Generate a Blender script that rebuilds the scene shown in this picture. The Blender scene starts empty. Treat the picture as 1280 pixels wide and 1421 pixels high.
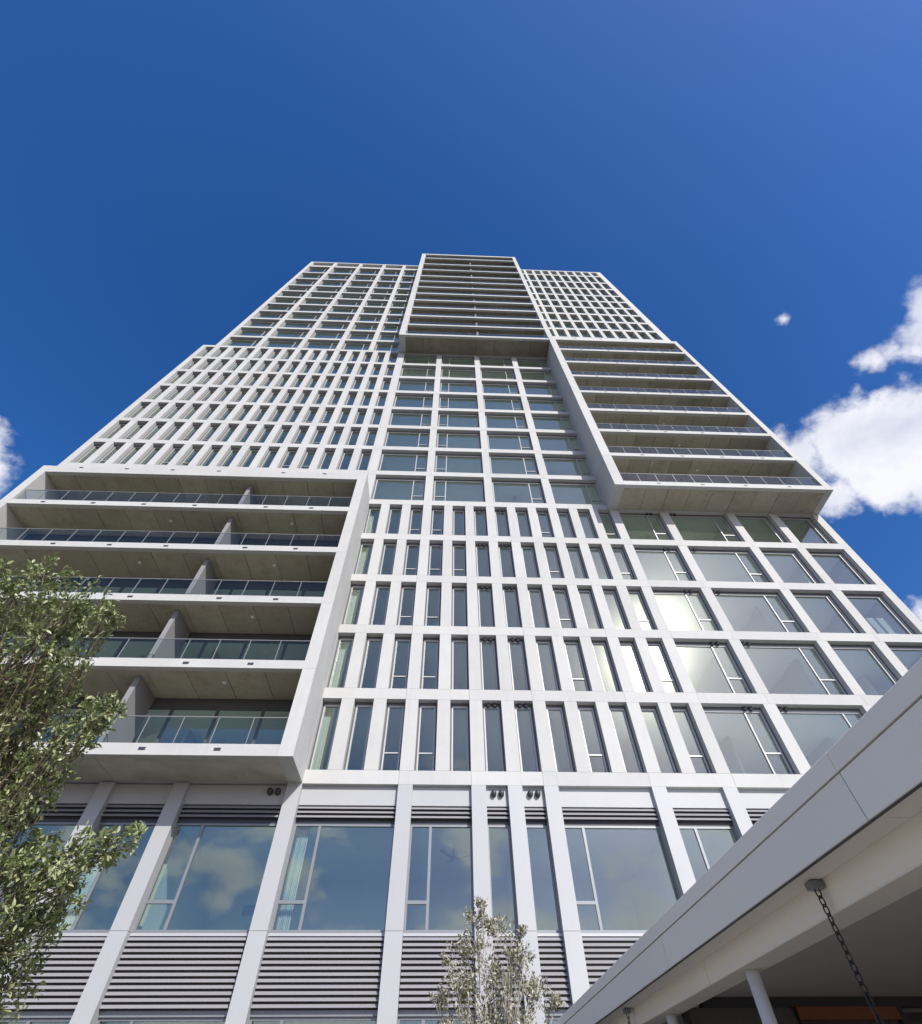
import bpy, math, random
from mathutils import Vector, Matrix
random.seed(7)
sc = bpy.context.scene
col = sc.collection
rad = math.radians

# ------------------------------------------------------------------ camera
F0 = 9.40                       # height of the first precast band above the ground
CAM = Vector((5.25, -17.72, 1.60))
PITCH, YAW, ROLL, FPX = rad(52.31), rad(2.52), rad(-0.63), 677.7
_fw = Vector((math.cos(PITCH)*math.sin(YAW), math.cos(PITCH)*math.cos(YAW), math.sin(PITCH)))
_rt = Vector((math.cos(YAW), -math.sin(YAW), 0))
_up = _rt.cross(_fw)
RT = math.cos(ROLL)*_rt + math.sin(ROLL)*_up
UP = -math.sin(ROLL)*_rt + math.cos(ROLL)*_up
FW = _fw
cd = bpy.data.cameras.new('camera')
cam = bpy.data.objects.new('camera', cd); col.objects.link(cam)
cd.sensor_fit = 'HORIZONTAL'; cd.sensor_width = 36.0
cd.lens = FPX/1280*36.0
cd.clip_start = 0.05; cd.clip_end = 5000
M = Matrix((RT, UP, -FW)).transposed().to_4x4(); M.translation = CAM
cam.matrix_world = M
sc.camera = cam
def pix(x, y, d):               # point d metres along the ray through photo pixel (1280 x 1421)
    v = FW*FPX + RT*(x-640) - UP*(y-710.5)
    return CAM + v.normalized()*d

# ------------------------------------------------------------------ sky and sun
SUN = Vector((0.50, -1.0, 0.735)).normalized()
el = math.asin(SUN.z); az = math.atan2(SUN.x, SUN.y)
w = bpy.data.worlds.new('World'); sc.world = w; w.use_nodes = True
nt = w.node_tree; N = nt.nodes; L = nt.links; N.clear()
def nd(tree, typ, **kw):
    n = tree.nodes.new(typ)
    for k, v in kw.items(): setattr(n, k, v)
    return n
def mth(tree, op, a, b=None, c=None, clamp=False):
    n = tree.nodes.new('ShaderNodeMath'); n.operation = op; n.use_clamp = clamp
    for i, v in enumerate((a, b, c)):
        if v is None: continue
        if isinstance(v, (int, float)): n.inputs[i].default_value = v
        else: tree.links.new(v, n.inputs[i])
    return n.outputs[0]
sky = nd(nt, 'ShaderNodeTexSky', sky_type='NISHITA', sun_disc=False)
sky.sun_elevation = el; sky.sun_rotation = az
sky.altitude = 300; sky.air_density = 1.0; sky.dust_density = 1.1; sky.ozone_density = 4.0
hs = nd(nt, 'ShaderNodeHueSaturation'); hs.inputs['Saturation'].default_value = 1.28; hs.inputs['Value'].default_value = 1.58
L.new(sky.outputs[0], hs.inputs['Color'])
bg = nd(nt, 'ShaderNodeBackground'); bg.inputs[1].default_value = 0.10
tint = nd(nt, 'ShaderNodeMix', data_type='RGBA', blend_type='MULTIPLY'); tint.inputs[0].default_value = 1
tint.inputs[7].default_value = (1.02, .90, 1.07, 1); L.new(hs.outputs[0], tint.inputs[6]); L.new(tint.outputs[2], bg.inputs[0])
tc = nd(nt, 'ShaderNodeTexCoord'); D = tc.outputs['Generated']
def wnoise(scale, off=(0, 0, 0), detail=9, rough=.58, zs=1.5):
    mp = nd(nt, 'ShaderNodeMapping'); L.new(D, mp.inputs[0])
    mp.inputs['Location'].default_value = off; mp.inputs['Scale'].default_value = (1, 1, zs)
    n = nd(nt, 'ShaderNodeTexNoise'); L.new(mp.outputs[0], n.inputs['Vector'])
    n.inputs['Scale'].default_value = scale; n.inputs['Detail'].default_value = detail; n.inputs['Roughness'].default_value = rough
    return n.outputs[0]
n_a = wnoise(9.0, detail=10, rough=.55, zs=1.2); n_b = wnoise(8.0, tuple(SUN*0.05), 5, .5, 1.2); n_c = wnoise(8.0, (0, 0, 0), 5, .5, 1.2); n_l = wnoise(4.2, (3.1, 1.7, .4), 9, .56, 2.0)
blobs = [(1110, 640, .060), (1085, 615, .032), (1180, 622, .084), (1255, 602, .078), (1310, 585, .085), (1160, 692, .05), (1225, 652, .072), (1150, 580, .026), (1320, 640, .09),
         (1278, 462, .046), (1215, 500, .020), (1305, 430, .055), (1243, 482, .026), (1255, 528, .016),
         (1200, 420, .0042), (1208, 412, .0052), (1219, 408, .0044), (1266, 400, .006), (1088, 442, .006), (-48, 650, .062), (-2, 672, .026), (-95, 600, .085), (1300, 855, .036), (-90, 700, .09)]
field = None
for (bx_, by_, br) in blobs:
    c = (pix(bx_, by_, 1.0) - CAM)
    vm = nd(nt, 'ShaderNodeVectorMath', operation='DISTANCE'); L.new(D, vm.inputs[0]); vm.inputs[1].default_value = c
    q = mth(nt, 'SUBTRACT', 1.0, mth(nt, 'DIVIDE', vm.outputs['Value'], br))
    q = mth(nt, 'MULTIPLY', q, min(1.7, br/.04+.08))
    field = q if field is None else mth(nt, 'MAXIMUM', field, q)
field = mth(nt, 'MAXIMUM', field, -1.2)
field = mth(nt, 'ADD', mth(nt, 'MULTIPLY', field, .75), mth(nt, 'MULTIPLY', mth(nt, 'SUBTRACT', n_a, .5), 1.9))
field = mth(nt, 'ADD', field, mth(nt, 'MULTIPLY', mth(nt, 'SUBTRACT', wnoise(40, (1.3, .2, .7), 5, .6, 1), .5), .75))
sx = nd(nt, 'ShaderNodeSeparateXYZ'); L.new(D, sx.inputs[0]); DZ = sx.outputs[2]
low = mth(nt, 'ADD', mth(nt, 'MULTIPLY', mth(nt, 'SUBTRACT', n_l, .52), 5.0),
          mth(nt, 'MULTIPLY', mth(nt, 'MINIMUM', mth(nt, 'SUBTRACT', .30, mth(nt, 'ABSOLUTE', DZ)), .13), 4.0))
field = mth(nt, 'MAXIMUM', field, low)
mr = nd(nt, 'ShaderNodeMapRange', interpolation_type='SMOOTHSTEP'); L.new(field, mr.inputs[0])
mr.inputs[1].default_value = 0.0; mr.inputs[2].default_value = .55
above = mth(nt, 'GREATER_THAN', DZ, 0.0)
alpha = mth(nt, 'MULTIPLY', mth(nt, 'MULTIPLY', mr.outputs[0], .96), above)
br_ = mth(nt, 'ADD', .78, mth(nt, 'MULTIPLY', mth(nt, 'SUBTRACT', n_c, n_b), 1.9))
br_ = mth(nt, 'ADD', br_, mth(nt, 'MULTIPLY', mth(nt, 'SUBTRACT', n_a, .5), .5))
br_ = mth(nt, 'MINIMUM', mth(nt, 'MAXIMUM', br_, .35), 1.0)
cr = nd(nt, 'ShaderNodeMix', data_type='RGBA'); L.new(br_, cr.inputs[0])
cr.inputs[6].default_value = (.47, .49, .52, 1); cr.inputs[7].default_value = (.98, .93, .84, 1)
bg2 = nd(nt, 'ShaderNodeBackground'); bg2.inputs[1].default_value = 1.0
L.new(cr.outputs[2], bg2.inputs[0])
# a cloud hides half of the air light behind it and adds its own white
m1 = nd(nt, 'ShaderNodeMixShader'); L.new(mth(nt, 'MULTIPLY', alpha, .5), m1.inputs[0]); L.new(bg.outputs[0], m1.inputs[1])
m2 = nd(nt, 'ShaderNodeMixShader'); L.new(alpha, m2.inputs[0]); L.new(bg2.outputs[0], m2.inputs[2])
mx = nd(nt, 'ShaderNodeAddShader'); L.new(m1.outputs[0], mx.inputs[0]); L.new(m2.outputs[0], mx.inputs[1])
wo = nd(nt, 'ShaderNodeOutputWorld'); L.new(mx.outputs[0], wo.inputs[0])
ld = bpy.data.lights.new('sun', 'SUN'); ld.energy = 5.0; ld.angle = rad(.53); ld.color = (1, .955, .87)
lo = bpy.data.objects.new('sun', ld); col.objects.link(lo)
lo.rotation_euler = (-SUN).to_track_quat('-Z', 'Y').to_euler(); lo.location = (30, -40, 60)
sc.view_settings.view_transform = 'Standard'; sc.view_settings.look = 'None'
sc.view_settings.exposure = 0.0; sc.view_settings.gamma = 1.0; sc.view_settings.use_curve_mapping = False
sc.render.engine = 'CYCLES'
sc.cycles.use_denoising = True
sc.cycles.max_bounces = 6; sc.cycles.transparent_max_bounces = 12; sc.cycles.diffuse_bounces = 3
sc.cycles.glossy_bounces = 3; sc.cycles.caustics_reflective = False; sc.cycles.caustics_refractive = False

# ------------------------------------------------------------------ materials
MAT = {}
def material(name, base, rough=.6, var=.06, nscale=1.2, streak=0.0, piece=.03, bump=0.0, bscale=30, metal=0.0, tint=None, spec=.4, speck=0.0):
    m = bpy.data.materials.new(name); m.use_nodes = True; t = m.node_tree; t.nodes.clear()
    out = nd(t, 'ShaderNodeOutputMaterial'); p = nd(t, 'ShaderNodeBsdfPrincipled'); t.links.new(p.outputs[0], out.inputs[0])
    geo = nd(t, 'ShaderNodeNewGeometry'); oi = nd(t, 'ShaderNodeObjectInfo')
    def noise(sc_, detail=6, rgh=.6, vscale=(1, 1, 1)):
        mp = nd(t, 'ShaderNodeMapping'); t.links.new(geo.outputs['Position'], mp.inputs[0]); mp.inputs['Scale'].default_value = vscale
        n = nd(t, 'ShaderNodeTexNoise'); t.links.new(mp.outputs[0], n.inputs['Vector'])
        n.inputs['Scale'].default_value = sc_; n.inputs['Detail'].default_value = detail; n.inputs['Roughness'].default_value = rgh
        return n.outputs[0]
    f = mth(t, 'ADD', 1.0, mth(t, 'MULTIPLY', mth(t, 'SUBTRACT', noise(nscale), .5), var*4))
    f = mth(t, 'ADD', f, mth(t, 'MULTIPLY', mth(t, 'SUBTRACT', oi.outputs['Random'], .5), piece*2))
    if streak:
        s = noise(1.0, 4, .6, (5.0, 5.0, .35))
        s = mth(t, 'MULTIPLY', mth(t, 'MAXIMUM', mth(t, 'SUBTRACT', s, .55), 0), streak*6)
        f = mth(t, 'SUBTRACT', f, s)
    if speck:
        s = mth(t, 'MULTIPLY', mth(t, 'MAXIMUM', mth(t, 'SUBTRACT', noise(7.0, 5, .7), .58), 0), speck*6)
        f = mth(t, 'SUBTRACT', f, s)
    mix = nd(t, 'ShaderNodeMix', data_type='RGBA', blend_type='MULTIPLY'); mix.inputs[0].default_value = 1
    mix.inputs[6].default_value = (*base, 1)
    cb = nd(t, 'ShaderNodeCombineColor')
    for i in range(3): t.links.new(f, cb.inputs[i])
    t.links.new(cb.outputs[0], mix.inputs[7])
    colr = mix.outputs[2]
    if tint:
        m2 = nd(t, 'ShaderNodeMix', data_type='RGBA'); m2.inputs[7].default_value = (*tint, 1); t.links.new(colr, m2.inputs[6])
        t.links.new(mth(t, 'MULTIPLY', mth(t, 'SUBTRACT', noise(.9, 5, .65), .42), 3.2, clamp=True), m2.inputs[0]); colr = m2.outputs[2]
    t.links.new(colr, p.inputs['Base Color'])
    p.inputs['Roughness'].default_value = rough; p.inputs['Metallic'].default_value = metal
    p.inputs['Specular IOR Level'].default_value = spec
    if bump:
        b = nd(t, 'ShaderNodeBump'); b.inputs['Strength'].default_value = bump; b.inputs['Distance'].default_value = .02
        t.links.new(noise(bscale, 5), b.inputs['Height']); t.links.new(b.outputs[0], p.inputs['Normal'])
    MAT[name] = m; return m
material('precast', (.468, .474, .458), .75, .05, .9, .06, .045, .15, 14, speck=.10)
material('podium_panel', (.388, .398, .408), .5, .025, .7, .02, .02)
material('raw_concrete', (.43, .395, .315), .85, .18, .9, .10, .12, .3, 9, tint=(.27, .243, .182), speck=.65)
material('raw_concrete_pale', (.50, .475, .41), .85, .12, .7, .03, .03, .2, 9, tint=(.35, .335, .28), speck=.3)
material('partition', (.24, .24, .245), .7, .03, 1.0)
material('aluminium', (.43, .435, .44), .4, .02, 2, 0, .02, metal=.1)
material('rail_metal', (.26, .27, .28), .4, .02, 2, metal=.2)
material('raw_concrete_stained_shaded', (.27, .245, .19), .85, .18, .9, .10, .12, .3, 9, tint=(.15, .13, .095), speck=.6)  # stained concrete of the top box, recess shade mixed into its darker colour
material('slat', (.33, .325, .34), .42, .02, 2, 0, .03, metal=.2)
material('dark_metal', (.045, .047, .055), .45, .02, 2)
material('grey_frame', (.22, .235, .25), .4, .02, 2, metal=.3)
material('door_frame', (.10, .105, .11), .4, .02, 2)
material('ceiling', (.84, .84, .81), .9, .02, .5)
material('inner_wall', (.66, .66, .62), .9, .03, .4, 0, .14)
material('core', (.72, .72, .69), .9, .05, .15)
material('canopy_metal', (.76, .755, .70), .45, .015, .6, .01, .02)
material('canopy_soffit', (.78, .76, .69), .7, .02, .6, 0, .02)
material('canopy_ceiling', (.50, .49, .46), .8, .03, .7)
material('white_paint', (.72, .73, .74), .45, .02, 1)
material('black_iron', (.02, .02, .02), .4, .03, 8, bump=.2, bscale=60)
material('rust_panel', (.19, .055, .016), .5, .08, 2)
material('dark_wall', (.02, .02, .022), .5, .1, 1)
material('dark_tile', (.06, .065, .065), .3, .1, 1)
material('curtain', (.58, .58, .56), .9, .03, 2)
material('bounce_paving', (.55, .48, .38), .8, .06, .5, 0, .03, .2, 5)
material('asphalt', (.12, .113, .10), .9, .12, .2, 0, 0, .2, 4)
material('bark', (.16, .13, .10), .9, .15, 6, .1, 0, .6, 25)
material('pale_bark', (.46, .43, .38), .9, .12, 8, .1, 0, .5, 25)

def glass(name, tr, base, power, rough2=.16, lobe2=.10, refl=(1, .98, .93)):
    m = bpy.data.materials.new(name); m.use_nodes = True; t = m.node_tree; t.nodes.clear()
    out = nd(t, 'ShaderNodeOutputMaterial')
    tb = nd(t, 'ShaderNodeBsdfTransparent'); tb.inputs[0].default_value = (*tr, 1)
    g1 = nd(t, 'ShaderNodeBsdfGlossy'); g1.inputs['Color'].default_value = (*refl, 1); g1.inputs['Roughness'].default_value = .012
    g2 = nd(t, 'ShaderNodeBsdfGlossy'); g2.inputs['Color'].default_value = (*refl, 1); g2.inputs['Roughness'].default_value = rough2
    mg = nd(t, 'ShaderNodeMixShader'); mg.inputs[0].default_value = lobe2
    t.links.new(g1.outputs[0], mg.inputs[1]); t.links.new(g2.outputs[0], mg.inputs[2])
    lw = nd(t, 'ShaderNodeLayerWeight'); lw.inputs[0].default_value = .5
    geo = nd(t, 'ShaderNodeNewGeometry'); tcx = nd(t, 'ShaderNodeTexNoise'); tcx.inputs['Scale'].default_value = .9; tcx.inputs['Detail'].default_value = 1
    t.links.new(geo.outputs['Position'], tcx.inputs['Vector'])
    bp = nd(t, 'ShaderNodeBump'); bp.inputs['Strength'].default_value = .05; bp.inputs['Distance'].default_value = .05
    t.links.new(tcx.outputs[0], bp.inputs['Height'])
    t.links.new(bp.outputs[0], g1.inputs['Normal'])
    f = mth(t, 'ADD', base, mth(t, 'MULTIPLY', mth(t, 'POWER', lw.outputs['Facing'], power), 1-base), clamp=True)
    ms = nd(t, 'ShaderNodeMixShader'); t.links.new(f, ms.inputs[0]); t.links.new(tb.outputs[0], ms.inputs[1]); t.links.new(mg.outputs[0], ms.inputs[2])
    t.links.new(ms.outputs[0], out.inputs[0]); MAT[name] = m; return m
glass('window_glass', (.83, .895, .89), .085, 3.0, refl=(.96, .99, .84))
glass('podium_glass', (.78, .85, .835), .12, 3.5, .10, .02, refl=(.95, 1, .90))
glass('balcony_glass', (.90, .93, .93), .025, 4.5, .10, .02, refl=(1, .98, .84))

def leaf_mat(name, a, b, trans):
    m = bpy.data.materials.new(name); m.use_nodes = True; t = m.node_tree; t.nodes.clear()
    out = nd(t, 'ShaderNodeOutputMaterial'); p = nd(t, 'ShaderNodeBsdfPrincipled'); tl = nd(t, 'ShaderNodeBsdfTranslucent')
    geo = nd(t, 'ShaderNodeNewGeometry')
    mx = nd(t, 'ShaderNodeMix', data_type='RGBA'); t.links.new(geo.outputs['Random Per Island'], mx.inputs[0])
    mx.inputs[6].default_value = (*a, 1); mx.inputs[7].default_value = (*b, 1)
    # paler underside
    m3 = nd(t, 'ShaderNodeMix', data_type='RGBA'); t.links.new(geo.outputs['Backfacing'], m3.inputs[0]); t.links.new(mx.outputs[2], m3.inputs[6])
    m3.inputs[7].default_value = (b[0]*1.5, b[1]*1.35, b[2]*1.7, 1)
    t.links.new(m3.outputs[2], p.inputs['Base Color']); t.links.new(mx.outputs[2], tl.inputs[0])
    p.inputs['Roughness'].default_value = .36; p.inputs['Specular IOR Level'].default_value = .5
    ms = nd(t, 'ShaderNodeMixShader'); ms.inputs[0].default_value = trans
    t.links.new(p.outputs[0], ms.inputs[1]); t.links.new(tl.outputs[0], ms.inputs[2]); t.links.new(ms.outputs[0], out.inputs[0])
    MAT[name] = m
leaf_mat('oak_leaf', (.085, .125, .038), (.245, .295, .125), .25)
leaf_mat('olive_leaf', (.14, .16, .085), (.34, .35, .23), .22)

# ------------------------------------------------------------------ builders
WL = {}                         # world base of every object, to place its children
def obj(name, me, loc=(0, 0, 0), parent=None, rot=None, scale=None):
    o = bpy.data.objects.new(name, me); col.objects.link(o)
    loc = Vector(loc); WL[o.name] = loc
    if parent is not None:
        o.parent = parent; o.location = loc - WL[parent.name]
    else: o.location = loc
    if rot: o.rotation_euler = rot
    if scale: o.scale = scale
    return o
def tag(o, label=None, cat=None, group=None, kind=None):
    for k, v in (('label', label), ('category', cat), ('group', group), ('kind', kind)):
        if v: o[k] = v
    return o
BOXF = [(0, 3, 2, 1), (4, 5, 6, 7), (0, 1, 5, 4), (1, 2, 6, 5), (2, 3, 7, 6), (3, 0, 4, 7)]
def box_data(x0, x1, y0, y1, z0, z1):
    return [(x0, y0, z0), (x1, y0, z0), (x1, y1, z0), (x0, y1, z0), (x0, y0, z1), (x1, y0, z1), (x1, y1, z1), (x0, y1, z1)]
def mesh_boxes(name, boxes, mat):
    V = []; Fc = []
    for b in boxes:
        n = len(V); V += box_data(*b); Fc += [tuple(i+n for i in f) for f in BOXF]
    return mesh_raw(name, V, Fc, mat)
def mesh_raw(name, V, Fc, mat, smooth=False):
    me = bpy.data.meshes.new(name); me.from_pydata(V, [], Fc); me.materials.append(MAT[mat])
    if smooth: me.polygons.foreach_set('use_smooth', [True]*len(me.polygons))
    me.update(); return me
CACHE = {}
def box(name, x0, x1, y0, y1, z0, z1, mat, parent=None, rot=None):
    """one box object, base at its bottom centre; alike boxes share mesh data"""
    dx, dy, dz = round(x1-x0, 4), round(y1-y0, 4), round(z1-z0, 4)
    k = (name, dx, dy, dz, mat)
    if k not in CACHE: CACHE[k] = mesh_boxes(name, [(-dx/2, dx/2, -dy/2, dy/2, 0, dz)], mat)
    return obj(name, CACHE[k], ((x0+x1)/2, (y0+y1)/2, z0), parent, rot)
def ring(cx, cy, z, r, n=16): return [(cx+r*math.cos(2*math.pi*i/n), cy+r*math.sin(2*math.pi*i/n), z) for i in range(n)]
def lathe(name, prof, mat, n=16, smooth=True):
    k = (name, tuple(prof), mat, n)
    if k in CACHE: return CACHE[k]
    V = []; Fc = []
    for (r, z) in prof: V += ring(0, 0, z, r, n)
    for j in range(len(prof)-1):
        for i in range(n):
            a = j*n+i; b = j*n+(i+1) % n; Fc.append((a, b, b+n, a+n))
    Fc.append(tuple(reversed(range(n)))); Fc.append(tuple(range((len(prof)-1)*n, len(prof)*n)))
    CACHE[k] = mesh_raw(name, V, Fc, mat, smooth); return CACHE[k]

h = 3.2; m = 1.257; HB = .457; PW = .50; DEPTH = .28
LV = [float(k) for k in range(22)] + [22.25, 23.5, 24.9, 25.95]
def Z(k):                       # world height of level k
    i = int(math.floor(k)); i = min(max(i, 0), len(LV)-2)
    return F0 + h*(LV[i] + (k-i)*(LV[i+1]-LV[i]))

# ------------------------------------------------------------------ ground
V = [(-600, -600, 0), (600, -600, 0), (600, 600, 0), (-600, 600, 0)]
g = obj('ground', mesh_raw('ground', V, [(0, 1, 2, 3)], 'asphalt')); tag(g, kind='structure')

tag(box('bounce_terrace', -1.5, 24, -30, -5.5, -.25, .004, 'bounce_paving'), kind='structure')  # unseen pale paving, added to bounce warm light up to the canopy

# ------------------------------------------------------------------ tower
tower = obj('apartment_tower', None, (4.0, 0, 0))
tag(tower, 'tall white precast concrete apartment tower with projecting balcony boxes under blue sky', 'apartment building')

def window(x0, x1, z0, z1, kind, mat='window_glass', fmat='aluminium', y=DEPTH, fr=.055):
    """framed window in an opening; kind: list of pane rectangles chosen by type"""
    outer = None
    if fmat == 'aluminium':          # dark sub-frame added to deepen head and jamb shade, the pale frame sits inside
        W_, H_ = x1-x0, z1-z0; so, st, sb = .065, .12, .03
        ko = ('outer_shade_frame', round(W_, 3), round(H_, 3))
        if ko not in CACHE:
            CACHE[ko] = mesh_boxes('outer_shade_frame', [(-W_/2, W_/2, 0, .11, 0, sb), (-W_/2, W_/2, 0, .11, H_-st, H_), (-W_/2, -W_/2+so, 0, .11, sb, H_-st), (W_/2-so, W_/2, 0, .11, sb, H_-st)], 'door_frame')
        outer = (CACHE[ko], ((x0+x1)/2, y-.012, z0))
        x0, x1, z0, z1 = x0+so, x1-so, z0+sb, z1-st
    wd, hd = x1-x0, z1-z0
    # bars in local coordinates (origin bottom centre)
    a, b = -wd/2, wd/2
    ft = fr*1.4 if fmat == 'aluminium' else fr
    bars = [(a, b, 0, .09, 0, fr*1.4), (a, b, 0, .09, hd-ft, hd), (a, a+fr, 0, .09, fr*1.4, hd-ft), (b-fr, b, 0, .09, fr*1.4, hd-ft)]
    panes = []
    xa, xb, za, zb = a+fr, b-fr, fr*1.4, hd-ft
    side, tr, cw = kind
    f2 = fr*.8 if fmat == 'aluminium' else .085
    if side == 0:
        if tr:
            zt = hd*tr
            bars.append((xa, xb, .004, .085, zt, zt+f2)); panes += [(xa, xb, za, zt), (xa, xb, zt+f2, zb)]
        else: panes.append((xa, xb, za, zb))
    else:
        xm = (xa+cw) if side < 0 else (xb-cw)
        bars.append((xm-f2/2, xm+f2/2, .004, .085, za, zb))
        cl, cr_ = (xa, xm-f2/2) if side < 0 else (xm+f2/2, xb)
        bl, br2 = (xm+f2/2, xb) if side < 0 else (xa, xm-f2/2)
        panes.append((bl, br2, za, zb))
        if tr:
            zt = hd*tr
            bars.append((cl, cr_, .004, .085, zt, zt+f2)); panes += [(cl, cr_, za, zt), (cl, cr_, zt+f2, zb)]
        else: panes.append((cl, cr_, za, zb))
    k = ('window', round(wd, 3), round(hd, 3), kind, fmat)
    if k not in CACHE: CACHE[k] = mesh_boxes('window', bars, fmat)
    o = obj('window', CACHE[k], ((x0+x1)/2, y, z0), tower)
    if outer: obj('outer_shade_frame', outer[0], outer[1], o)
    for (p0, p1, q0, q1) in panes:
        kk = ('pane', round(p1-p0, 3), round(q1-q0, 3), mat)
        if kk not in CACHE: CACHE[kk] = mesh_boxes('pane', [(-(p1-p0)/2, (p1-p0)/2, 0, .012, 0, q1-q0)], mat)
        obj('pane', CACHE[kk], ((x0+x1)/2+(p0+p1)/2, y+.045, z0+q0), o,
            rot=(random.gauss(0, .0022), 0, random.gauss(0, .0022)))
    return o

def spandrel(x0, x1, zc, hgt, y0=0.0, y1=.55, mat='precast'):
    return box('spandrel', x0, x1, y0, y1, zc-hgt/2, zc+hgt/2, mat, tower)
def pier(x0, x1, z0, z1, y0=.005, y1=.52, mat='precast'):
    return box('pier', x0, x1, y0, y1, z0, z1, mat, tower)
J = .010
VENT = lathe('vent', [(.085, 0), (.085, .05), (.075, .10), (.04, .125)], 'dark_metal', 12)
def vent_pair(xc, zc, y):
    for s in (-1, 1):
        obj('vent', VENT, (xc+s*.125, y, zc), tower, rot=(rad(90), 0, 0))

# ---- the middle: five storeys of narrow bays
edges = [0, 3*m, 5*m, 7*m, 10*m, 12*m+PW]
for k in range(0, 6):
    for a, b in zip(edges[:-1], edges[1:]):
        spandrel(a+.004, b-.004, Z(k), HB)
for k in range(5):
    z0, z1 = Z(k)+HB/2, Z(k+1)-HB/2
    for i in range(13):
        pier(i*m, i*m+PW, z0+J, z1)
    for i in range(12):
        window(i*m+PW, (i+1)*m, z0, z1, (0, .27 if (i in (2, 3, 8, 11) or (i == 4 and k == 3)) else 0, 0))
    for i in (5, 6): vent_pair(i*m+PW+.38, z1-.10, DEPTH-.002)

# ---- lower right: four wide bays
BAY = [(12*m+PW, 18.14), (18.65, 22.23), (22.72, 24.92), (25.41, 27.63)]
for k in range(0, 6):
    for a, b in ((12*m+PW, 18.40), (18.40, 22.47), (22.47, 25.17), (25.17, 28.12)):
        spandrel(a+.004, b-.004, Z(k), HB)
for k in range(5):
    z0, z1 = Z(k)+HB/2, Z(k+1)-HB/2
    for a, b in ((18.14, 18.65), (22.23, 22.72), (24.92, 25.41), (27.63, 28.12)): pier(a, b, z0+J, z1)
    for j, (a, b) in enumerate(BAY):
        kd = [(1, .32, .62), (1, .32, .66), (1, 0, .10), (1, 0, .10)][j]
        window(a, b, z0, z1, kd, fr=.07)
    vent_pair(17.55, z1-.10, DEPTH-.002); vent_pair(19.0, z1-.10, DEPTH-.002)

# ---- middle: eight storeys of wide bays
for k in range(6, 14):
    for a, b in ((-.02, 3*m+PW/2), (3*m+PW/2, 6*m+PW/2), (6*m+PW/2, 9*m+PW/2), (9*m+PW/2, 12*m)):
        spandrel(a+.004, b-.004, Z(k), HB)
for k in range(5, 13):
    z0, z1 = Z(k)+HB/2, Z(k+1)-HB/2
    for i in range(4): pier(i*3*m, i*3*m+PW, z0+J, z1)
    for i in range(4):
        x1 = (i+1)*3*m
        window(i*3*m+PW, x1, z0, z1, ((1, -1, 1, 1)[i], .30, .66), fr=.07)

# ---- left: eight storeys of narrow bays
XL = [-.15-1.27*i-.0032*i*i for i in range(16)]
for k in range(5, 14):
    xs = [-.024, XL[3], XL[7], XL[11], -19.90]
    for a, b in zip(xs[:-1], xs[1:]): spandrel(b+.004, a-.004, Z(k), HB)
for k in range(5, 13):
    z0, z1 = Z(k)+HB/2, Z(k+1)-HB/2
    for i in range(16):
        xr = XL[i]+PW if i < 15 else XL[15]+PW
        if i == 0: pier(XL[0], -.006, z0+J, z1)
        elif i == 15: pier(-19.90, XL[15]+PW, z0+J, z1)
        else: pier(XL[i], XL[i]+PW, z0+J, z1)
    for i in range(15):
        window(XL[i+1]+PW, XL[i], z0, z1, (0, .27 if i in (3, 4, 9, 10, 13) else 0, 0))

# ---- upper left: eleven storeys of wide bays, parapet row on top
PL = [-18.66, -14.72, -10.52, -6.62, -3.28]
for k in range(13, 26):
    if k == 13: continue
    hb = HB if k < 25 else .42
    zc = Z(k) if k < 25 else Z(25)-.21
    for a, b in zip(PL, PL[1:]+[-.03]): spandrel(a+.004+(0 if a == PL[0] else PW/2), b-.004+(PW/2 if b != -.03 else 0), zc, hb)
for x in PL: pier(x, x+PW, Z(13)+HB/2+J, Z(25)-.42-.004, -.006, .56)
pier(-.03-.30, -.034, Z(13)+HB/2+J, Z(25)-.424, .012, .5)
for k in range(13, 25):
    z0 = Z(k)+HB/2; z1 = (Z(k+1)-HB/2) if k < 24 else Z(25)-.42
    for a, b in zip(PL, PL[1:]+[-.33]):
        if k < 24: window(a+PW, b, z0, z1, (1, .30, .66), fr=.07)
        else: box('parapet_panel', a+PW, b, .40, .52, z0, z1, 'precast', tower)

# ---- upper right: narrow bays, ten columns wide, too small to pick apart one by one
XR = [16.05+1.378*i for i in range(10)]
OW = .98
for k in range(14, 26):
    hb = HB+.12 if k < 25 else .45
    zc = Z(k) if k < 25 else Z(25)-.225
    spandrel(15.46, 30.2, zc, hb)
spandrel(15.5, 30.2, Z(13.12), .5)
for i, x in enumerate(XR):
    pier(x+OW, (XR[i+1] if i < 9 else 30.2), Z(13)+.7, Z(25)-.455, -.006, .56)
pier(15.46, XR[0], Z(13)+.7, Z(25)-.455, -.006, .56)
fb, pb = [], []
for k in range(13, 24):
    z0, z1 = Z(k)+HB/2+.06, Z(k+1)-HB/2-.06
    for x in XR:
        for bb in ((x, x+OW, z0, z0+.06), (x, x+OW, z1-.06, z1), (x, x+.06, z0+.06, z1-.06), (x+OW-.06, x+OW, z0+.06, z1-.06)):
            fb.append((bb[0], bb[1], DEPTH, DEPTH+.09, bb[2], bb[3]))
        pb.append((x+.06, x+OW-.06, DEPTH+.04, DEPTH+.052, z0+.06, z1-.06))
fo = obj('window_grid', mesh_boxes('window_grid', [(a-4, b-4, c, d, e, f) for a, b, c, d, e, f in fb], 'aluminium'), (4, 0, 0), tower); tag(fo, kind='stuff')
po = obj('window_pane_grid', mesh_boxes('window_pane_grid', [(a-4, b-4, c, d, e, f) for a, b, c, d, e, f in pb], 'window_glass'), (4, 0, 0), fo); tag(po, kind='stuff')
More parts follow.
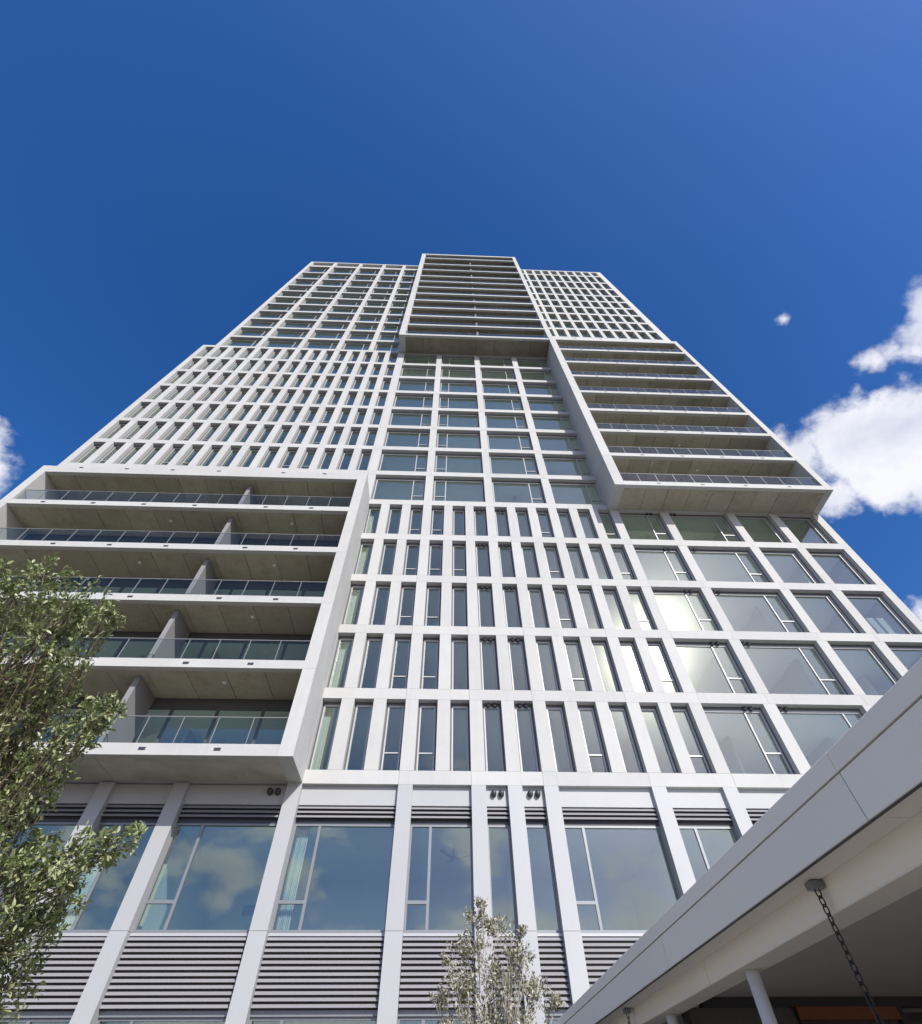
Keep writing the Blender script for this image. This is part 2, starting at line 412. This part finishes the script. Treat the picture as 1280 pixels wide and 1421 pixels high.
box('parapet_panel', 15.5, 29.9, .57, .66, Z(24)+HB/2+.13, Z(25)-.46, 'precast', tower)

# ---- bodies: core, slabs, partitions
def body(x0, x1, ka, kb):
    box('core_wall', x0, x1, 6.0, 22.0, Z(ka), Z(kb)-.3, 'core', tower)
    box('side_wall', x0-.004, x0+.25, .60, 22.0, Z(ka), Z(kb)-.3, 'precast', tower)
    box('side_wall', x1-.25, x1+.004, .60, 22.0, Z(ka), Z(kb)-.3, 'precast', tower)
    for k in range(ka, kb):
        t = box('floor_slab', x0+.26, x1-.26, .60, 5.98, Z(k)-.15, Z(k)+.13, 'ceiling', tower)
    x = x0+3.0
    while x < x1-2:
        for k in range(ka, kb):
            xx = x+random.uniform(-.5, .5)
            box('partition_wall', xx-.06, xx+.06, 1.5+random.choice((0, .5, 1.2)), 5.9, Z(k)+.14, Z(min(k+1, 25))-.16, 'inner_wall', tower)
        x += random.choice((3.77, 3.77, 5.0))
body(-19.86, 28.10, 0, 13)
body(-18.64, 30.18, 13, 25)
box('roof_slab', -18.5, 30.0, .60, 22.0, Z(25)-.9, Z(25)-.55, 'precast', tower)

# ---- podium
PX = [-19.90, -16.4, -13.83, -10.05, -6.28, -3.81, 0.0, 3*m, 5*m, 6*m, 7*m, 10*m, 12*m, 18.14, 22.23, 24.92, 27.63]
zt, zl, zw0, zw1, zq = F0-HB/2, F0-.84, F0-1.36, F0-4.14, F0-5.66
def slat_panel(x0, x1, z0, z1, n, y=.16):
    p = box('louver', x0, x1, y+.10, y+.14, z0, z1, 'dark_metal', tower)
    pit = (z1-z0)/n
    hh = pit*.58
    key = ('slat', round(x1-x0, 3), round(hh, 3))
    if key not in CACHE:
        a, b = (x0-x1)/2+.01, (x1-x0)/2-.01
        prof = [(-.006, 0), (0.0, -.008), (.012, 0), (.070, hh*.95), (.070, hh), (.058, hh)]
        V = [(a, q[0], q[1]) for q in prof]+[(b, q[0], q[1]) for q in prof]; n6 = 6
        CACHE[key] = mesh_raw('slat', V, [tuple(range(n6)), tuple(reversed(range(n6, 2*n6)))]+[(i, i+n6, (i+1) % n6+n6, (i+1) % n6) for i in range(n6)], 'slat')
    for i in range(n):
        obj('slat', CACHE[key], ((x0+x1)/2, y, z0+pit*i+pit*.22), p)
    return p
for j, x in enumerate(PX):
    pier(x, x+PW, zw1+J, zt-.002, .004, .52, 'podium_panel')
    pier(x, x+PW, 0.0, zw1, 0.0, .52, 'podium_panel')
box('spandrel', -19.90, -.004, 0, .55, F0-HB/2+.03, F0+.16, 'precast', tower)
mull = {-3.81: .80, 0.0: .76, 3*m: .60, 7*m: .62, 10*m: .62, -6.28: .7, -10.05: .76}
for a, b in zip(PX[:-1], PX[1:]):
    x0, x1 = a+PW, b
    box('fascia_panel', x0, x1, .17, .50, zl, zt-.002, 'podium_panel', tower)
    slat_panel(x0, x1, zl-.40, zl-.004, 3)
    box('head_frame', x0, x1, .30, .52, zw0, zl-.404, 'dark_metal', tower)
    slat_panel(x0, x1, zq, zw1-.07, 12)
    box('sill', x0, x1, .22, .52, zw1-.065, zw1+.0, 'aluminium', tower)
    cw = mull.get(a)
    kd = (-1, .245, cw) if cw else (0, 0, 0)
    window(x0, x1, zw1+.003, zw0-.002, kd, 'podium_glass', 'grey_frame', .30, .06)
    box('head_frame', x0, x1, .30, .52, zq-.12, zq-.004, 'grey_frame', tower)
    window(x0, x1, .15, zq-.122, ((-1, 0, cw) if cw else (0, 0, 0)), 'podium_glass', 'grey_frame', .36, .06)
for xc in (-.42, 5*m+PW+.40, 6*m+PW+.40):
    for s in (-1, 1): obj('vent', VENT, (xc+s*.13, .168, F0-.45), tower, rot=(rad(90), 0, 0), scale=(1.15, 1.35, 1.3))
# podium rooms
box('floor_slab', -19.6, 27.8, .60, 5.98, F0-1.30, F0-.95, 'ceiling', tower)
box('floor_slab', -19.6, 27.8, .60, 5.98, zq-.2, zw1-.1, 'inner_wall', tower)
box('core_wall', -19.8, 28.1, 6.0, 22.0, 0, F0-.01, 'core', tower)
box('side_wall', -19.87, -19.62, .6, 5.99, 0, F0-.16, 'podium_panel', tower)
box('side_wall', 27.85, 28.10, .6, 5.99, 0, F0-.16, 'podium_panel', tower)
for x in (-9.7, -3.5, 4.0, 8.0, 13.0, 18.5, 23): box('partition_wall', x-.07, x+.07, 1.0, 5.97, zw1-.09, F0-1.31, 'inner_wall', tower)
dl = lathe('downlight', [(.06, 0), (.06, .02)], 'white_paint', 12)
for x, y in ((1.6, 1.7), (2.3, 2.6), (-2.6, 2.2), (10.8, 2.4)):
    obj('downlight', dl, (x, y, F0-1.322), tower)
box('air_grille', -2.2, -1.75, 5.93, 5.99, F0-2.45, F0-2.15, 'grey_frame', tower)

# ------------------------------------------------------------------ balcony boxes
PRO = -1.85
def balcony(x0, x1, wl, wr, lev, zbot, ztop, panels, scup, div, lights, glass_n, zside=None):
    """lev: list of slab heights, lowest first, last one is the roof slab"""
    b = obj('balcony_box', None, ((x0+x1)/2, 0, zbot), tower)
    E = .36; nl = len(lev)
    for side, (a, c) in enumerate(((x0, x0+wl), (x1-wr, x1))):
        zz = list(lev)
        zlo = zbot
        if zside and side == 1: zlo = zside
        # front pier pieces joint at every slab, and the deep side wall behind them
        cuts = [zlo]+[q-E/2+.02 for q in lev[1:-1] if q-E/2 > zlo+.5]+[ztop]
        for q0, q1 in zip(cuts[:-1], cuts[1:]):
            box('side_wall', a, c, PRO, -.006, q0+(.008 if q0 != zlo else 0), q1, 'precast', b)
        box('side_wall', a+.005, c-.005, -.006, .28, max(zlo, zbot), ztop, 'precast', b)
    xi0, xi1 = x0+wl, x1-wr
    for k, zc in enumerate(lev):
        last = k == nl-1; first = k == 0
        e0, e1 = (zc-E/2, zc+E/2)
        if first: e0 = zbot+.004
        if last: e1 = ztop-.004; e0 = ztop-.60
        box('slab_edge', xi0+.002, xi1-.002, PRO+.006, PRO+.24, e0, e1, 'precast', b)
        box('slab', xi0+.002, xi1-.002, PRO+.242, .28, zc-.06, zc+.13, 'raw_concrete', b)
        # formwork panels of the soffit with open joints
        zs = e0+.006 if not first else e0+.002
        np_ = panels if not first else (3 if panels == 12 else panels)
        wdt = (xi1-xi0)/np_
        for j in range(np_):
            dz = random.uniform(0, .012)
            box('soffit_panel', xi0+j*wdt+.012, xi0+(j+1)*wdt-.012, PRO+.246, -.008 if first else .27, zs+dz, zc-.064, 'raw_concrete_pale' if (first and panels == 12) else ('raw_concrete_stained_shaded' if glass_n == 2 else 'raw_concrete'), b)
        if last:
            for sx_ in scup: box('scupper', sx_-.11, sx_+.11, PRO-.002, PRO+.05, ztop-.16, ztop-.07, 'dark_metal', b)
            continue
        for sx_ in scup:
            box('scupper', sx_-.11, sx_+.11, PRO-.002, PRO+.05, zc-.05, zc+.05, 'dark_metal', b)
        # balustrade
        gw = (xi1-xi0)/glass_n
        for j in range(glass_n):
            g0, g1 = xi0+j*gw, xi0+(j+1)*gw
            box('glass_panel', g0+.025, g1-.025, PRO+.10, PRO+.114, e1+.02, e1+.93, 'balcony_glass', b)
            if j and glass_n > 2: box('post', g0-.010, g0+.010, PRO+.09, PRO+.125, e1, e1+.95, 'rail_metal', b)
        box('handrail', xi0, xi1, PRO+.09, PRO+.125, e1+.952, e1+.975, 'rail_metal', b)
        z1 = lev[k+1]-.20
        for dx in div:
            box('divider_wall', dx-.10, dx+.10, PRO+.62 if glass_n > 2 else PRO+.45, .26, zc+.132, z1-.14 if False else lev[k+1]-.19, 'partition', b)
        # glazed back wall
        nd_ = max(3, int((xi1-xi0)/1.75)); dw = (xi1-xi0)/nd_
        zd0, zd1 = zc+.135, lev[k+1]-.52
        box('door_head', xi0, xi1, .30, .50, zd1+.002, lev[k+1]-.10, 'door_frame', b)
        key = ('sliding_door', round(dw, 3), round(zd1-zd0, 3))
        if key not in CACHE:
            a, c, hh = -dw/2+.003, dw/2-.003, zd1-zd0
            CACHE[key] = mesh_boxes('sliding_door', [(a, c, 0, .08, 0, .08), (a, c, 0, .08, hh-.07, hh), (a, a+.05, 0, .08, .08, hh-.07), (c-.05, c, 0, .08, .08, hh-.07)], 'door_frame')
            CACHE[key+('p',)] = mesh_boxes('door_pane', [(a+.05, c-.05, 0, .012, .08, hh-.07)], 'window_glass')
        for j in range(nd_):
            xc = xi0+(j+.5)*dw
            obj('sliding_door', CACHE[key], (xc, .32, zd0), b)
            obj('door_pane', CACHE[key+('p',)], (xc, .35, zd0), b, rot=(0, 0, random.gauss(0, .003)))
        for (lx, ly) in lights:
            obj('ceiling_light', lathe('ceiling_light', [(.03, 0), (.085, .03), (.09, .07)], 'white_paint', 12), (lx, ly, lev[k+1]-.245), b)
    return b
levL = [Z(k) for k in range(6)]
tag(balcony(-18.03, .490, .47, .49, levL, Z(0)-.20, Z(5)+.21, 12, (-15.84, -13.28, -10.68, -8.05, -4.35, -1.97), (-6.2,), [(-3.1, -.9), (-9.5, -.9)], 15),
    'deep white balcony box with five storeys of glass balustrades and a grey divider wall')
levR = [Z(k)+h*.014*(k-5) for k in range(5, 14)]
tag(balcony(15.00, 28.10, .60, .42, levR, Z(5)-.22, Z(13)+.46, 9, (17.68, 20.3, 22.9, 25.54), (), [(21.5, -.9)], 11),
    'white balcony box of eight storeys with dark concrete soffits above the wide windows')
levM = [Z(k) for k in range(13, 26)]
levM = levM[:-1]+[Z(25)-.1]
tag(balcony(-.03, 15.45, .62, .5, levM, Z(13)-.24, Z(25)+.02, 8, (), (7.9,), [], 2, zside=Z(13)+.47),
    'topmost white balcony box with thin slab edges rising to the roof')

# ------------------------------------------------------------------ canopy at the right
def cx(a): return CAM.x+a
def cy(a): return CAM.y+a
def cz(a): return CAM.z+a
can = obj('canopy', None, (cx(6), cy(6), 0)); tag(can, 'long pale grey flat canopy with fascia panels and round white columns', 'canopy')
YA, YB = -4.0, 17.50
js = [YA, -.99, 3.62, 8.23, 12.84, YB]
for a, b in zip(js[:-1], js[1:]):
    box('fascia_panel', cx(2.93), cx(2.945), cy(a+.006), cy(b-.006), cz(1.338), cz(1.652), 'canopy_metal', can)
    box('gap_shade_strip', cx(2.946), cx(2.999), cy(a+.006), cy(b-.006), cz(1.345), cz(1.356), 'dark_metal', can)  # dark strip painting the shade of the open joint behind the fascia
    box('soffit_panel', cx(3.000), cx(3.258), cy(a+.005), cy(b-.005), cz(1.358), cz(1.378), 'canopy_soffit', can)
cop = [YA, 6.2, YB]
V = []
def prism_y(name, prof, y0, y1, mat, parent):
    n = len(prof)
    V = [(p[0], 0, p[1]) for p in prof]+[(p[0], y1-y0, p[1]) for p in prof]
    Fc = [tuple(range(n)), tuple(reversed(range(n, 2*n)))]+[(i, i+n, (i+1) % n+n, (i+1) % n) for i in range(n)]
    return obj(name, mesh_raw(name, V, Fc, mat), (cx(0), cy(y0), cz(0)), parent)
for a, b in zip(js[:-1], js[1:]):
    prism_y('coping', [(2.918, 1.662), (2.918, 1.798), (2.926, 1.806), (3.30, 1.84), (3.30, 1.662)], a+.002, b-.002, 'canopy_metal', can)
for a, b in ((YA, 7.91), (7.92, YB)):
    prism_y('edge_beam', [(3.262, 1.145), (3.270, 1.138), (3.572, 1.138), (3.58, 1.145), (3.58, 1.62), (3.262, 1.62)], a, b, 'canopy_soffit', can)
box('roof_slab', cx(2.965), cx(16), cy(YA), cy(YB-.02), cz(1.664), cz(1.83)-.05, 'canopy_metal', can) if False else None
box('roof_slab', cx(3.305), cx(16), cy(YA), cy(YB-.02), cz(1.64), cz(1.80), 'canopy_metal', can)
yc = 10.30
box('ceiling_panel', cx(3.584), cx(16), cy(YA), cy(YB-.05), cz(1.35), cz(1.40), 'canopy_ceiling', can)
colm = lathe('column', [(.072, 0), (.072, 2.70)], 'white_paint', 24)
for y in (7.10, 10.06, 13.0): obj('column', colm, (cx(3.43), cy(y), .035), can)
flg = lathe('base_plate', [(.13, 0), (.13, .03)], 'white_paint', 20)
for y in (7.10, 10.06, 13.0): obj('base_plate', flg, (cx(3.43), cy(y), .004), can)
# pavilion wall below the ceiling
pav = obj('pavilion_wall', None, (cx(8), cy(yc), 0)); tag(pav, 'dark glazed pavilion wall with a rust orange head panel under the canopy', 'wall')
box('wall_panel', cx(4.05), cx(16), cy(yc), cy(yc+.2), 1.60+1.24, 1.60+1.348, 'dark_wall', pav)
box('wall_panel', cx(3.75), cx(5.45), cy(yc+.05), cy(yc+.2), .0, 1.60+1.239, 'dark_tile', pav)
box('wall_panel', cx(5.45), cx(16), cy(yc+1.5), cy(yc+1.6), 0, 1.60+1.345, 'dark_tile', pav)
box('head_panel', cx(5.45), cx(7.0), cy(yc-.03), cy(yc+.1), 1.60+1.10, 1.60+1.238, 'rust_panel', pav)
for x in (3.72, 5.45, 7.02, 8.6, 10.2): box('door_frame', cx(x), cx(x+.08), cy(yc), cy(yc+.12), 0, 1.60+1.238, 'dark_wall', pav)

# ------------------------------------------------------------------ chains
def torus_link(a, b, r, mat):   # stadium link, long axis z
    key = ('link', a, b, r)
    if key in CACHE: return CACHE[key]
    path = []
    for i in range(16):
        t = 2*math.pi*i/16
        path.append(Vector((b*math.cos(t), 0, a*math.sin(t)+(.35*a if math.sin(t) > 0 else -.35*a)*0)))
    V = []; Fc = []; n = 8
    for i, p in enumerate(path):
        t = (path[(i+1) % 16]-path[i-1]).normalized(); u = Vector((0, 1, 0)); v = t.cross(u)
        for j in range(n):
            q = 2*math.pi*j/n; V.append(tuple(p+r*(math.cos(q)*u+math.sin(q)*v)))
    for i in range(16):
        for j in range(n):
            Fc.append((i*n+j, ((i+1) % 16)*n+j, ((i+1) % 16)*n+(j+1) % n, i*n+(j+1) % n))
    CACHE[key] = mesh_raw('link', V, Fc, mat, True); return CACHE[key]
def chain(x, y, nlk, label):
    top = 1.60+1.350
    c = obj('hanging_chain', None, (cx(x), cy(y), top)); tag(c, label, 'chain')
    box('mount_plate', cx(x)-.055, cx(x)+.055, cy(y)-.055, cy(y)+.055, top-.052, top-.002, 'grey_frame', c)
    z = top-.075
    lm = torus_link(.0375, .022, .0058, 'black_iron')
    for i in range(nlk):
        obj('link', lm, (cx(x), cy(y), z), c, rot=(random.gauss(0, .05), random.gauss(0, .04), rad(12+90*(i % 2))+random.gauss(0, .12)))
        z -= .0585
    return c
chain(3.20, 4.95, 20, 'black link chain hanging from the canopy soffit in front of the dark pavilion wall')
chain(3.15, 11.34, 18, 'distant black link chain at the far end of the canopy soffit')

# ------------------------------------------------------------------ things behind the glass
def curtain(x0, x1, z0, z1, label, group, y=.62):
    n = 28; V = []; Fc = []
    for i in range(n+1):
        x = x0+(x1-x0)*i/n; yy = .05*math.sin(i*1.7)+random.uniform(-.01, .01)
        for d in (0, .012):
            V += [(x-x0, yy+d, 0), (x-x0, yy*.6+d, z1-z0)]
    for i in range(n):
        a = i*4; Fc += [(a, a+4, a+5, a+1), (a+2, a+3, a+7, a+6)]
    Fc += [(0, 1, 3, 2), (n*4, n*4+2, n*4+3, n*4+1)]
    o = obj('curtain', mesh_raw('curtain', V, Fc, 'curtain', True), (x0, y, z0)); tag(o, label, 'curtain', group); return o
for k in range(0, 5): curtain(PW+.03, PW+.33, Z(k)+.2, Z(k+1)-.22, 'white curtain in the narrow window beside the balcony box, %s storey above the podium' % ('first', 'second', 'third', 'fourth', 'fifth')[k], 'curtains beside the balcony box')
curtain(.56, .95, F0-4.1, F0-1.32, 'white curtain gathered behind the casement of the podium window between balcony corner and tree', None)
curtain(-5.72, -5.25, F0-4.1, F0-1.32, 'white curtain behind the podium window beside the oak foliage', None)
for x, t in ((26.2, 'farther from'), (26.7, 'nearer to')): curtain(x, x+.35, Z(2)+.2, Z(2)+1.7, 'short pale curtain in the corner window, the one %s the corner pier' % t, 'corner window curtains')
fan = obj('ceiling_fan', lathe('ceiling_fan', [(.10, 0), (.12, .05), (.03, .10), (.02, .38), (.07, .40)], 'dark_tile', 14), (5.75, 2.3, F0-1.71)); tag(fan, 'three-blade ceiling fan behind the tall podium window', 'ceiling fan')
for i in range(3):
    a = rad(20+120*i)
    o = box('blade', -.06, .06, .12, .72, 0, .012, 'dark_tile'); o.parent = fan
    o.location = Vector((-math.sin(a)*.42, math.cos(a)*.42, .04)); o.rotation_euler = (rad(8), 0, a)
# box() centres on its own base, so each blade only needs its place on the hub

# ------------------------------------------------------------------ trees
def tube(V, Fc, pts, radii, n=7):
    base = len(V)
    for i, p in enumerate(pts):
        t = (pts[min(i+1, len(pts)-1)]-pts[max(i-1, 0)]).normalized()
        u = t.orthogonal().normalized(); v = t.cross(u)
        if i:      # keep the frame steady along the tube
            u = (pu-t*pu.dot(t)).normalized(); v = t.cross(u)
        pu = u
        for j in range(n):
            q = 2*math.pi*j/n; V.append(tuple(p+radii[i]*(math.cos(q)*u+math.sin(q)*v)))
    for i in range(len(pts)-1):
        for j in range(n):
            a = base+i*n+j; b = base+i*n+(j+1) % n; Fc.append((a, b, b+n, a+n))
    Fc.append(tuple(base+(len(pts)-1)*n+j for j in range(n)))
def leaf(V, Fc, p, d, nrm, ln, wd):
    s = d.cross(nrm).normalized()*wd; n2 = s.cross(d).normalized()
    b = len(V); m1 = p+d*ln*.35; m2 = p+d*ln*.7; cup = n2*wd*.35
    V += [tuple(p), tuple(m1+s+cup), tuple(m1-s+cup), tuple(m2+s*.8+cup), tuple(m2-s*.8+cup), tuple(p+d*ln), tuple(m1), tuple(m2)]
    Fc += [(b, b+6, b+1), (b, b+2, b+6), (b+6, b+7, b+3, b+1), (b+6, b+2, b+4, b+7), (b+7, b+5, b+3), (b+7, b+4, b+5)]
def rv(s=1.0): return Vector((random.gauss(0, s), random.gauss(0, s), random.gauss(0, s)))
def tree(name, base, fork, clumps, label, cat, bark, leafm, leaf_len, twigs_per, leaves_per, trunk_r, up=.3):
    """clumps: list of (centre, radius); a limb runs from the fork to each one, twigs fan out in it"""
    t = obj(name, None, base); tag(t, label, cat)
    V, Fc, LVt, LF = [], [], [], []
    base = Vector(base); O = base
    pts = [base+(fork-base)*s+rv(.03)*(0 < s < 1) for s in (0, .08, .3, .6, 1)]
    tube(V, Fc, [p-O for p in pts], [trunk_r*1.5, trunk_r*1.1, trunk_r, trunk_r*.9, trunk_r*.7], 12)
    for (c, r) in clumps:
        st = base+(fork-base)*random.uniform(.75, 1.0)
        L_ = (c-st).length
        mid = [st+(c-st)*s+rv(.05*L_)*math.sin(math.pi*s)+Vector((0, 0, .12*L_*math.sin(math.pi*s))) for s in (0, .25, .5, .75, 1)]
        rr = trunk_r*.42*min(1, .4+r)
        tube(V, Fc, [p-O for p in mid], [rr, rr*.8, rr*.6, rr*.42, rr*.25], 8)
        for q in range(int(twigs_per*r*r*9)+6):
            s = random.choice((mid[2], mid[3], mid[4], mid[4]))
            d = rv().normalized(); d.z += up; d.normalize()
            e = c+d*r*random.uniform(.35, 1.0)**.6
            if (e-s).length < .05: continue
            m1 = s+(e-s)*.5+rv(.06*r)
            tw = [s, m1, e]
            tube(V, Fc, [p-O for p in tw], [rr*.12+.002, rr*.07+.0015, .0012], 5)
            dr = (e-m1).normalized()
            for j in range(leaves_per):
                f = random.uniform(.25, 1.02)
                p = (m1+(e-m1)*f) if random.random() < .75 else (s+(m1-s)*random.uniform(.4, 1))
                ld_ = (dr*.6+rv(.65)+Vector((0, 0, -.05))).normalized()
                nn = (Vector((0, 0, 1))+rv(.55)).normalized()
                ln = leaf_len*random.uniform(.55, 1.25)
                leaf(LVt, LF, p+rv(.018)-O, ld_, nn, ln, ln*random.uniform(.17, .26))
    obj('trunk', mesh_raw('trunk', V, Fc, bark, True), O, t)
    tag(obj('crown', mesh_raw('crown', LVt, LF, leafm, False), O, t), kind='stuff')
    return t
cl = [(60, 800, 5.3, .30), (20, 830, 5.6, .40), (110, 838, 5.1, .28), (145, 850, 5.0, .16), (70, 880, 5.2, .36), (20, 930, 5.4, .42), (95, 925, 5.0, .22), (60, 990, 5.2, .36), (120, 1000, 4.9, .22), (155, 985, 4.8, .15),
      (20, 1040, 5.3, .42), (60, 1075, 5.2, .28), (110, 1020, 5.2, .2), (40, 1140, 5.2, .36), (95, 1190, 4.9, .22), (140, 1180, 4.8, .19), (185, 1165, 4.7, .13), (30, 1220, 5.2, .38), (80, 1235, 5.0, .24), (20, 1300, 5.3, .32),
      (5, 1370, 5.4, .26), (-40, 1000, 5.7, .6), (-60, 1200, 5.6, .6), (-60, 1380, 5.7, .5), (-80, 850, 5.8, .5), (-140, 1050, 6.0, .8), (-150, 1280, 6.0, .7), (60, 1290, 5.1, .16)]
cl = [(pix(a, b, d), r*.86) for a, b, d, r in cl]
bt = pix(-110, 1300, 5.7); fork = Vector((bt.x, bt.y, 2.0))
tree('oak_tree', (bt.x-.1, bt.y-.15, 0), fork, cl, 'leafy evergreen oak tree with small glossy leaves in front of the balcony box', 'tree', 'bark', 'oak_leaf', .046, 30, 33, .06, .15)
ol = [(660, 1285, 9.0, .22), (690, 1300, 9.0, .30), (650, 1330, 9.1, .34), (720, 1340, 8.9, .28), (700, 1380, 9.0, .40), (640, 1390, 9.0, .36), (745, 1390, 9.1, .30), (690, 1440, 9.0, .48), (610, 1400, 9.1, .20), (665, 1260, 9.0, .12),
      (725, 1300, 9.0, .13), (770, 1400, 9.0, .16), (620, 1340, 9.0, .14), (640, 1470, 9.0, .45), (740, 1470, 9.0, .40)]
ol = [(pix(a, b, d), r) for a, b, d, r in ol]
bt = pix(690, 1430, 9.0)
tree('olive_tree', (bt.x, bt.y, 0), Vector((bt.x+.04, bt.y, 1.35)), ol, 'slender young olive tree in front of the slatted podium louvers', 'tree', 'pale_bark', 'olive_leaf', .050, 22, 24, .035, 1.1)
